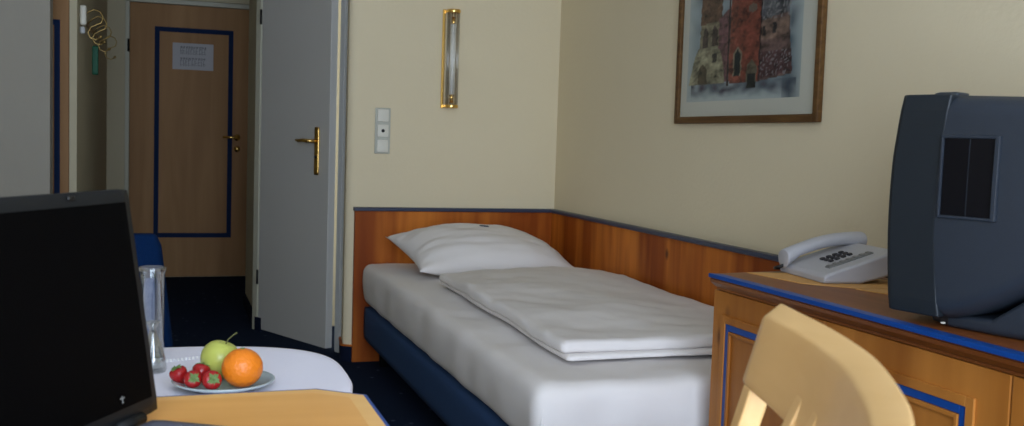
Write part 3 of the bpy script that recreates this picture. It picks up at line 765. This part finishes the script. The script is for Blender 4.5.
for x, y in ((-2.44, -4.24), (-1.71, -4.24), (-1.71, -3.62), (-2.44, -3.62)):
    bm = bmesh.new(); rbox(bm, (x-.025, y-.025, 0), (x+.025, y+.025, DT-.02), .006, (4, 4, 6)); obj('leg', bm, M_BEECH, dk, True)

# laptop
ld = Vector((.50, .866, 0)).normalized(); nb = Vector((-.866, .50, 0)).normalized()
lp = thing('laptop', (-1.98, -3.80, DT), math.atan2(.88, .47), 'open black laptop with a dark screen standing on the light desk', 'laptop')
P0 = Vector((-1.900, -3.668, .763)); lean = .16
up = (Vector((0, 0, 1))*cos(lean) + nb*sin(lean)).normalized(); fn_ = ld.cross(up).normalized()
if fn_.dot(-nb) < 0: fn_ = -fn_
ML = Matrix(((ld.x, fn_.x, up.x, P0.x), (ld.y, fn_.y, up.y, P0.y), (ld.z, fn_.z, up.z, P0.z), (0, 0, 0, 1)))   # x along the screen to its far edge (0), y out of the screen, z up
LW, LH = .345, .266
bm = bmesh.new(); rbox(bm, (-LW, -.012, 0), (0, 0, LH), .0055, (20, 4, 20), None, ML); lid = obj('lid', bm, M_BLACKM, lp, True)
bm = bmesh.new(); box(bm, (-LW+.016, -.001, .020), (-.014, .0008, LH-.016), ML); obj('screen', bm, M_SCREEN, lid)
bm = bmesh.new(); rbox(bm, (-LW*.33-.006, -.001, LH-.009), (-LW*.33+.006, .002, LH-.004), .001, (4, 2, 4), None, ML); obj('webcam', bm, M_DARKH, lid, True)
bm = bmesh.new(); box(bm, (-.074, .0005, .026), (-.0725, .0012, .034), ML); box(bm, (-.077, .0005, .031), (-.0695, .0012, .0325), ML); obj('cursor_mark', bm, M_PHG, lid)
MB_ = Matrix(((ld.x, -nb.x, 0, P0.x), (ld.y, -nb.y, 0, P0.y), (0, 0, 1, DT), (0, 0, 0, 1)))
bm = bmesh.new(); rbox(bm, (-LW, .010, .001), (-.035, .26, .014), .005, (20, 16, 4), None, MB_); bs = obj('base', bm, M_LAPK, lp, True, label='grey keyboard base')
bm = bmesh.new()
for r0 in range(5):
    for c0 in range(15): box(bm, (-LW+.015+c0*.0175, .07+r0*.0195, .0135), (-LW+.030+c0*.0175, .087+r0*.0195, .0152), MB_)
kb = obj('keyboard', bm, M_BLACKM, bs)
for a, b in ((-LW+.04, -LW+.09), (-.09, -.04)):
    bm = bmesh.new(); tube(bm, [MB_ @ Vector((a, .0, .014)), MB_ @ Vector((b, .0, .014))], .007, 12)
    obj('hinge', bm, M_BLACKM, lp, True)

# ------------------------------------------------------------------ small table with cloth
TZ = .712
tcx, tcy, ta, tb = -1.93, -3.275, .318, .238
tbm = thing('side_table', (tcx, tcy, 0), 0, 'small pedestal table under the white cloth between desk and blue chair', 'table')
def superell(a, b, n=72, ex=3.1):
    return [(a*math.copysign(abs(cos(2*pi*k/n))**(2/ex), cos(2*pi*k/n)), b*math.copysign(abs(sin(2*pi*k/n))**(2/ex), sin(2*pi*k/n))) for k in range(n)]
bm = bmesh.new(); prism(bm, [(tcx+x, tcy+y) for x, y in superell(ta-.012, tb-.012)], TZ-.026, TZ-.004); obj('tabletop', bm, M_BEECH, tbm)
bm = bmesh.new(); lathe(bm, [(.03, .03), (.026, .10), (.026, .60), (.05, TZ-.026)], 24, Matrix.Translation((tcx, tcy, 0))); obj('column', bm, M_BEECH, tbm, True)
bm = bmesh.new(); lathe(bm, [(.17, 0), (.17, .012), (.15, .02), (.03, .032)], 32, Matrix.Translation((tcx, tcy, 0))); obj('foot', bm, M_BEECH, tbm, True)
bm = bmesh.new(); rings = []
nseg = 144
def cring(s, z, wav=0, ex=3.1, rip=0):
    rr = []
    for k in range(nseg):
        a = 2*pi*k/nseg; x = math.copysign(abs(cos(a))**(2/ex), cos(a)); y = math.copysign(abs(sin(a))**(2/ex), sin(a))
        wv = wav*(sin(9*a+1)+.6*sin(14*a)+.3*sin(23*a+2))
        back = max(0, -sin(a)); k2 = wv*(1-.85*back)
        rr.append((tcx + x*(ta*s+k2), tcy + y*(tb*s+k2), z + rip*noise.noise(Vector((x*3, y*3, s*4)))))
    return rr
for s in (.02, .2, .4, .6, .75, .88, .96): rings.append(cring(s, TZ, 0, rip=.0015 if s > .7 else .0008))
rings += [cring(.99, TZ-.0015), cring(1.0, TZ-.007), cring(1.003, TZ-.02, .002), cring(1.008, TZ-.06, .005), cring(1.015, TZ-.11, .008), cring(1.02, TZ-.16, .010)]
loft(bm, rings, cap=False); bm.verts.ensure_lookup_table(); bm.faces.new([bm.verts[i] for i in range(nseg)])
tc_ = obj('tablecloth', bm, M_CLOTH, smooth=True); tag(tc_, 'white tablecloth with lace border draped over the small table behind the desk', 'tablecloth')
md = tc_.modifiers.new('thick', 'SOLIDIFY'); md.thickness = .0015; md.offset = -1
bm = bmesh.new()      # openwork border near the far left of the cloth
for k in range(14):
    for q in range(2):
        x = -1.915 + k*.006; y = -3.165 + k*.0022 - q*.012
        bmesh.ops.create_cone(bm, cap_ends=True, segments=8, radius1=.0022, radius2=.0018, depth=.0015, matrix=Matrix.Translation((x, y, TZ+.0012)))
obj('lace_border', bm, M_LACE, tc_)

# plate and fruit
pcx, pcy = -1.811, -3.365
bm = bmesh.new(); lathe(bm, [(.002, .003), (.045, .003), (.050, .004), (.069, .0105), (.073, .0125), (.075, .0145), (.073, .0155), (.065, .0125), (.050, .0070), (.040, .0060), (.002, .0058)], 56, Matrix.Translation((pcx, pcy, TZ)))
pt_ = obj('glass_plate', bm, M_PLATE, smooth=True); tag(pt_, 'round pale glass plate holding the fruit on the white tablecloth', 'plate')
PZ = TZ+.0065
def fr_orange(co, p):
    q = p.copy(); q.z *= .96; return q
o = thing('orange', (-1.786, -3.388, PZ), 0, 'ripe orange in front of the green apple on the glass plate', 'orange')
bm = bmesh.new(); sphere(bm, (-1.786, -3.388, PZ+.0290), .0300, 36, fr_orange); obj('peel', bm, M_ORANGE, o, True)
bm = bmesh.new(); lathe(bm, [(.0035, 0), (.003, .0012), (.001, .0016)], 10, Matrix.Translation((-1.786, -3.388, PZ+.0575))); obj('stem_button', bm, M_LEAF, o, True)
def fr_apple(co, p):
    r = math.hypot(co.x, co.y); q = p.copy()
    q.z *= 1 - .0; 
    if co.z > 0: q.z -= .007*math.exp(-(r/.25)**2)
    else: q.z += .005*math.exp(-(r/.25)**2)
    tpr = 1+.07*co.z; q.x *= tpr; q.y *= tpr
    return q
ax, ay = -1.815, -3.326
o = thing('apple', (ax, ay, PZ), 0, 'yellow-green apple with a thin stem behind the orange', 'apple')
bm = bmesh.new(); sphere(bm, (0, 0, 0), .0295, 36, fr_apple); bmesh.ops.transform(bm, matrix=Matrix.Translation((ax, ay, PZ+.0295)) @ Matrix.Rotation(R(18), 4, 'Y'), verts=bm.verts); obj('skin', bm, M_APPLE, o, True)
bm = bmesh.new(); tube(bm, [(ax+.007, ay, PZ+.050), (ax+.012, ay, PZ+.060), (ax+.019, ay+.001, PZ+.066), (ax+.025, ay+.001, PZ+.070)], [.0012, .001, .0009, .0012], 8); obj('stem', bm, M_STEM, o, True)
# strawberries: (x, y, height of centre, azimuth of calyx, tilt, size)
def strawberry(x, y, z, az, tilt, s, label):
    o = thing('strawberry', (x, y, z-s*.8), 0, label, 'strawberry', 'strawberries on the glass plate')
    Ms = Matrix.Translation((x, y, z)) @ Matrix.Rotation(az, 4, 'Z') @ Matrix.Rotation(tilt, 4, 'Y')
    bm = bmesh.new(); prof = [(.001, -1.25), (.30, -1.12), (.58, -.80), (.82, -.35), (.98, .10), (1.0, .45), (.86, .74), (.5, .90), (.12, .86)]
    lathe(bm, [(r*s, h*s) for r, h in prof], 22, Ms); obj('flesh', bm, M_STRAW, o, True)
    bm = bmesh.new()
    for k in range(9):
        a = 2*pi*k/9 + .2*(k % 2); c_, s_ = cos(a), sin(a); w_ = .17*s; L_ = s*(.80 if k % 2 else .62)
        P = [(c_*.05*s-s_*w_*.4, s_*.05*s+c_*w_*.4, .93*s), (c_*.05*s+s_*w_*.4, s_*.05*s-c_*w_*.4, .93*s),
             (c_*L_*.55+s_*w_, s_*L_*.55-c_*w_, 1.02*s), (c_*L_, s_*L_, .98*s if k % 3 else .86*s), (c_*L_*.55-s_*w_, s_*L_*.55+c_*w_, 1.02*s)]
        vs_ = [bm.verts.new(Ms @ Vector(p)) for p in P]; lo_ = [bm.verts.new(Ms @ Vector((p[0], p[1], p[2]-.06*s))) for p in P]
        bm.faces.new(vs_); bm.faces.new(lo_[::-1])
        for q in range(5): bm.faces.new((vs_[q], lo_[q], lo_[(q+1) % 5], vs_[(q+1) % 5]))
    tube(bm, [Ms @ Vector((0, 0, .9*s)), Ms @ Vector((.05*s, 0, 1.25*s))], .06*s, 7)
    obj('calyx', bm, M_LEAF, o)
rs = .0132
strawberry(-1.8745, -3.362, PZ+.0155, R(-170), R(25), rs, 'strawberry at the left end of the group, partly behind another')
strawberry(-1.8570, -3.392, PZ+.0150, R(-78), R(68), rs*.98, 'strawberry second from the left with its green calyx turned to the front')
strawberry(-1.8440, -3.356, PZ+.0165, R(60), R(30), rs*1.02, 'strawberry at the back of the group touching the green apple')
strawberry(-1.8310, -3.402, PZ+.0150, R(-75), R(70), rs*1.08, 'largest front strawberry with a star-shaped calyx beside the orange')

# glassware
gx, gy = -1.9155, -3.125
gl = thing('glass_cylinder', (gx, gy, TZ), 0, 'tall clear glass cylinder with a thick rim behind the laptop screen', 'glass')
bm = bmesh.new(); Ht = .153
lathe(bm, [(.001, .001), (.018, .001), (.0195, .006), (.0195, Ht-.012), (.022, Ht-.006), (.0225, Ht), (.020, Ht+.001), (.0175, Ht-.010), (.0175, .010), (.001, .008)], 40, Matrix.Translation((gx, gy, TZ)))
obj('vessel', bm, M_GLASS, gl, True)
bm = bmesh.new(); rbox(bm, (gx-.013, gy-.005, TZ+.012), (gx+.005, gy+.003, TZ+.135), .0035, (6, 3, 10))
sc2 = obj('blue_sachet', bm, noisy('blue_sachet_print', (.02, .04, .16), (.30, .34, .45), 90, .5, 0), smooth=True); tag(sc2, 'narrow blue and white sachet standing inside the tall glass cylinder', 'sachet')
gx2, gy2 = -1.9130, -3.235
bm = bmesh.new(); Mg = Matrix.Translation((gx2, gy2, TZ))
lathe(bm, [(.001, .001), (.020, .001), (.0215, .005), (.020, .022), (.013, .046), (.0065, .060), (.0055, .068), (.008, .075), (.0105, .079), (.0095, .081), (.007, .077), (.0042, .068), (.005, .059), (.011, .045), (.0185, .021), (.0195, .006), (.001, .004)], 36, Mg)
cf = obj('glass_carafe', bm, M_GLASS, smooth=True); tag(cf, 'small clear glass carafe with a flared lip in front of the tall cylinder', 'carafe')

# ------------------------------------------------------------------ blue upholstered chair behind the table
bc = thing('upholstered_chair', (-2.14, -2.50, 0), 0, 'dark blue upholstered chair behind the small table and laptop', 'chair')
bm = bmesh.new(); rings = []
for k in range(15):
    t = k/14; z = .46 + .385*t; hw = .268 - .046*t; y0 = -2.40 + .07*t; th = .030
    top_r = 0
    if t > .9: hw -= .010*((t-.9)/.1)**2; th -= .010*((t-.9)/.1)**2
    rings.append([(-2.128 + hw*cx_, y0 + th*cy_, z) for cx_, cy_ in ((1, .5), (.96, 1), (-.96, 1), (-1, .5), (-1, -.5), (-.96, -1), (-.5, -1.05), (.5, -1.05), (.96, -1), (1, -.5))])
loft(bm, rings); obj('backrest', bm, M_CHAIRB, bc, True, bevel=.006)
bm = bmesh.new(); rbox(bm, (-2.385, -2.83, .38), (-1.89, -2.36, .47), .03, (16, 16, 6)); obj('seat', bm, M_CHAIRB, bc, True)
for x, y in ((-2.35, -2.80), (-1.925, -2.80), (-2.35, -2.40), (-1.925, -2.40)):
    bm = bmesh.new(); tube(bm, [(x, y, 0), (x, y, .39)], [.014, .02], 12); obj('leg', bm, M_BEECH, bc, True)

# ------------------------------------------------------------------ beech desk chair at lower right
far = Vector((-1.258, -3.974)); near_ = Vector((-1.459, -4.436))
ch = thing('wooden_chair', (-1.50, -4.10, 0), 0, 'light beech chair with a broad curved top rail in front of the sideboard', 'chair')
# outer edge of the rail in plan, sampled along its length
cu = [Vector(p) for p in ((-1.252, -3.968), (-1.272, -4.030), (-1.295, -4.112), (-1.320, -4.186), (-1.348, -4.254), (-1.384, -4.320), (-1.427, -4.390), (-1.465, -4.441))]
def interp(s):
    x = s*(len(cu)-1); i = min(len(cu)-2, int(x)); k = x-i
    p0 = cu[max(0, i-1)]; p1 = cu[i]; p2 = cu[i+1]; p3 = cu[min(len(cu)-1, i+2)]
    return .5*((2*p1) + (-p0+p2)*k + (2*p0-5*p1+4*p2-p3)*k*k + (-p0+3*p1-3*p2+p3)*k*k*k)
axis_n = Vector((.925, -.38))       # backward direction of the chair
ZT = .93; TH = .024; leanc = math.tan(R(15))
def railpt(s, z, inner):
    p = interp(s); d = (interp(min(1, s+.02)) - interp(max(0, s-.02))).normalized(); nrm = Vector((-d.y, d.x))
    if nrm.dot(axis_n) < 0: nrm = -nrm
    p = p - axis_n*(ZT-z)*leanc - (nrm*TH if inner else Vector((0, 0)))
    return (p.x, p.y, z)
def topz(s): return ZT - .002*(abs(2*s-1))**6
def botz(s): return .843
bm = bmesh.new(); rings = []; NS = 40
for i in range(NS+1):
    s = i/NS; zt = topz(s); zb = botz(s)
    si = .085 + s*.915      # the far end is cut at an angle
    if i in (0, NS): zt -= .002; zb += .002
    ring = []
    ring += [railpt(si, zb, True)] + [railpt(si, zb+(zt-.009-zb)*k/6, True) for k in (1, 2, 3, 4, 5)] + [railpt(si, zt-.009, True)]
    ring += [railpt(s, zt, False)] + [railpt(s, zb+(zt-zb)*k/6, False) for k in (5, 4, 3, 2, 1)] + [railpt(s, zb, False)]
    rings.append(ring)
loft(bm, rings); obj('top_rail', bm, M_BEECH, ch, True, bevel=.0035, seg=3)
def back_bar(s0, s1, ztop, zbot, name, sp=0.0):
    bm = bmesh.new(); rings = []
    for k in range(9):
        z = ztop + (zbot-ztop)*k/8
        a = railpt(s0, z, True); b = railpt(s1, z, True); c = railpt(s1, z, False); d = railpt(s0, z, False)
        # lean eases toward the seat
        rings.append([a, b, c, d])
    loft(bm, rings); return obj(name, bm, M_BEECH, ch, False, bevel=.003)
back_bar(.100, .150, .846, .40, 'back_post'); back_bar(.915, .985, .842, .40, 'back_post')
for a, b in ((.37, .41), (.48, .52), (.60, .64), (.75, .79)):
    bm = bmesh.new(); rings = []
    for k in range(13):
        z = .897 - .447*k/12; o_in = min(1, k/2)*.012
        ps = []
        for s_, inner in ((a, True), (b, True), (b, False), (a, False)):
            p = Vector(railpt(s_, z, inner)[:2])
            p = p - axis_n*(o_in - .004) if inner else p - axis_n*.006
            ps.append((p.x, p.y, z))
        rings.append(ps)
    loft(bm, rings); obj('back_slat', bm, M_BEECH, ch, False, bevel=.002)
# seat, front legs
sc0 = Vector((-1.36, -4.20)) - axis_n*.155
tdir = Vector((.38, .925))
def cp(a, b, z): v = sc0 - axis_n*a + tdir*b; return Vector((v.x, v.y, z))
bm = bmesh.new(); poly = []
for k in range(40):
    t = 2*pi*k/40; x = .5+.5*math.copysign(abs(cos(t))**.45, cos(t)); y = math.copysign(abs(sin(t))**.45, sin(t))
    v = cp(-.01+.40*x, (.185+.025*x)*y, 0); poly.append((v.x, v.y))
prism(bm, poly, .435, .458); obj('seat', bm, M_BEECH, ch, bevel=.006)
for s_ in (-1, 1):
    bm = bmesh.new(); tube(bm, [cp(.35, .165*s_, .437), cp(.37, .175*s_, 0)], [.020, .014], 14); obj('leg', bm, M_BEECH, ch, True)
    bm = bmesh.new(); tube(bm, [cp(.025, .165*s_, .437), cp(-.05, .18*s_, 0)], [.020, .014], 14); obj('leg', bm, M_BEECH, ch, True)
    bm = bmesh.new(); tube(bm, [cp(.358, .17*s_, .22), cp(-.01, .17*s_, .22)], .010, 12); obj('stretcher', bm, M_BEECH, ch, True)
    bm = bmesh.new(); tube(bm, [cp(.355, .165*s_, .40), cp(.02, .165*s_, .40)], .012, 12); obj('seat_rail', bm, M_BEECH, ch, True)
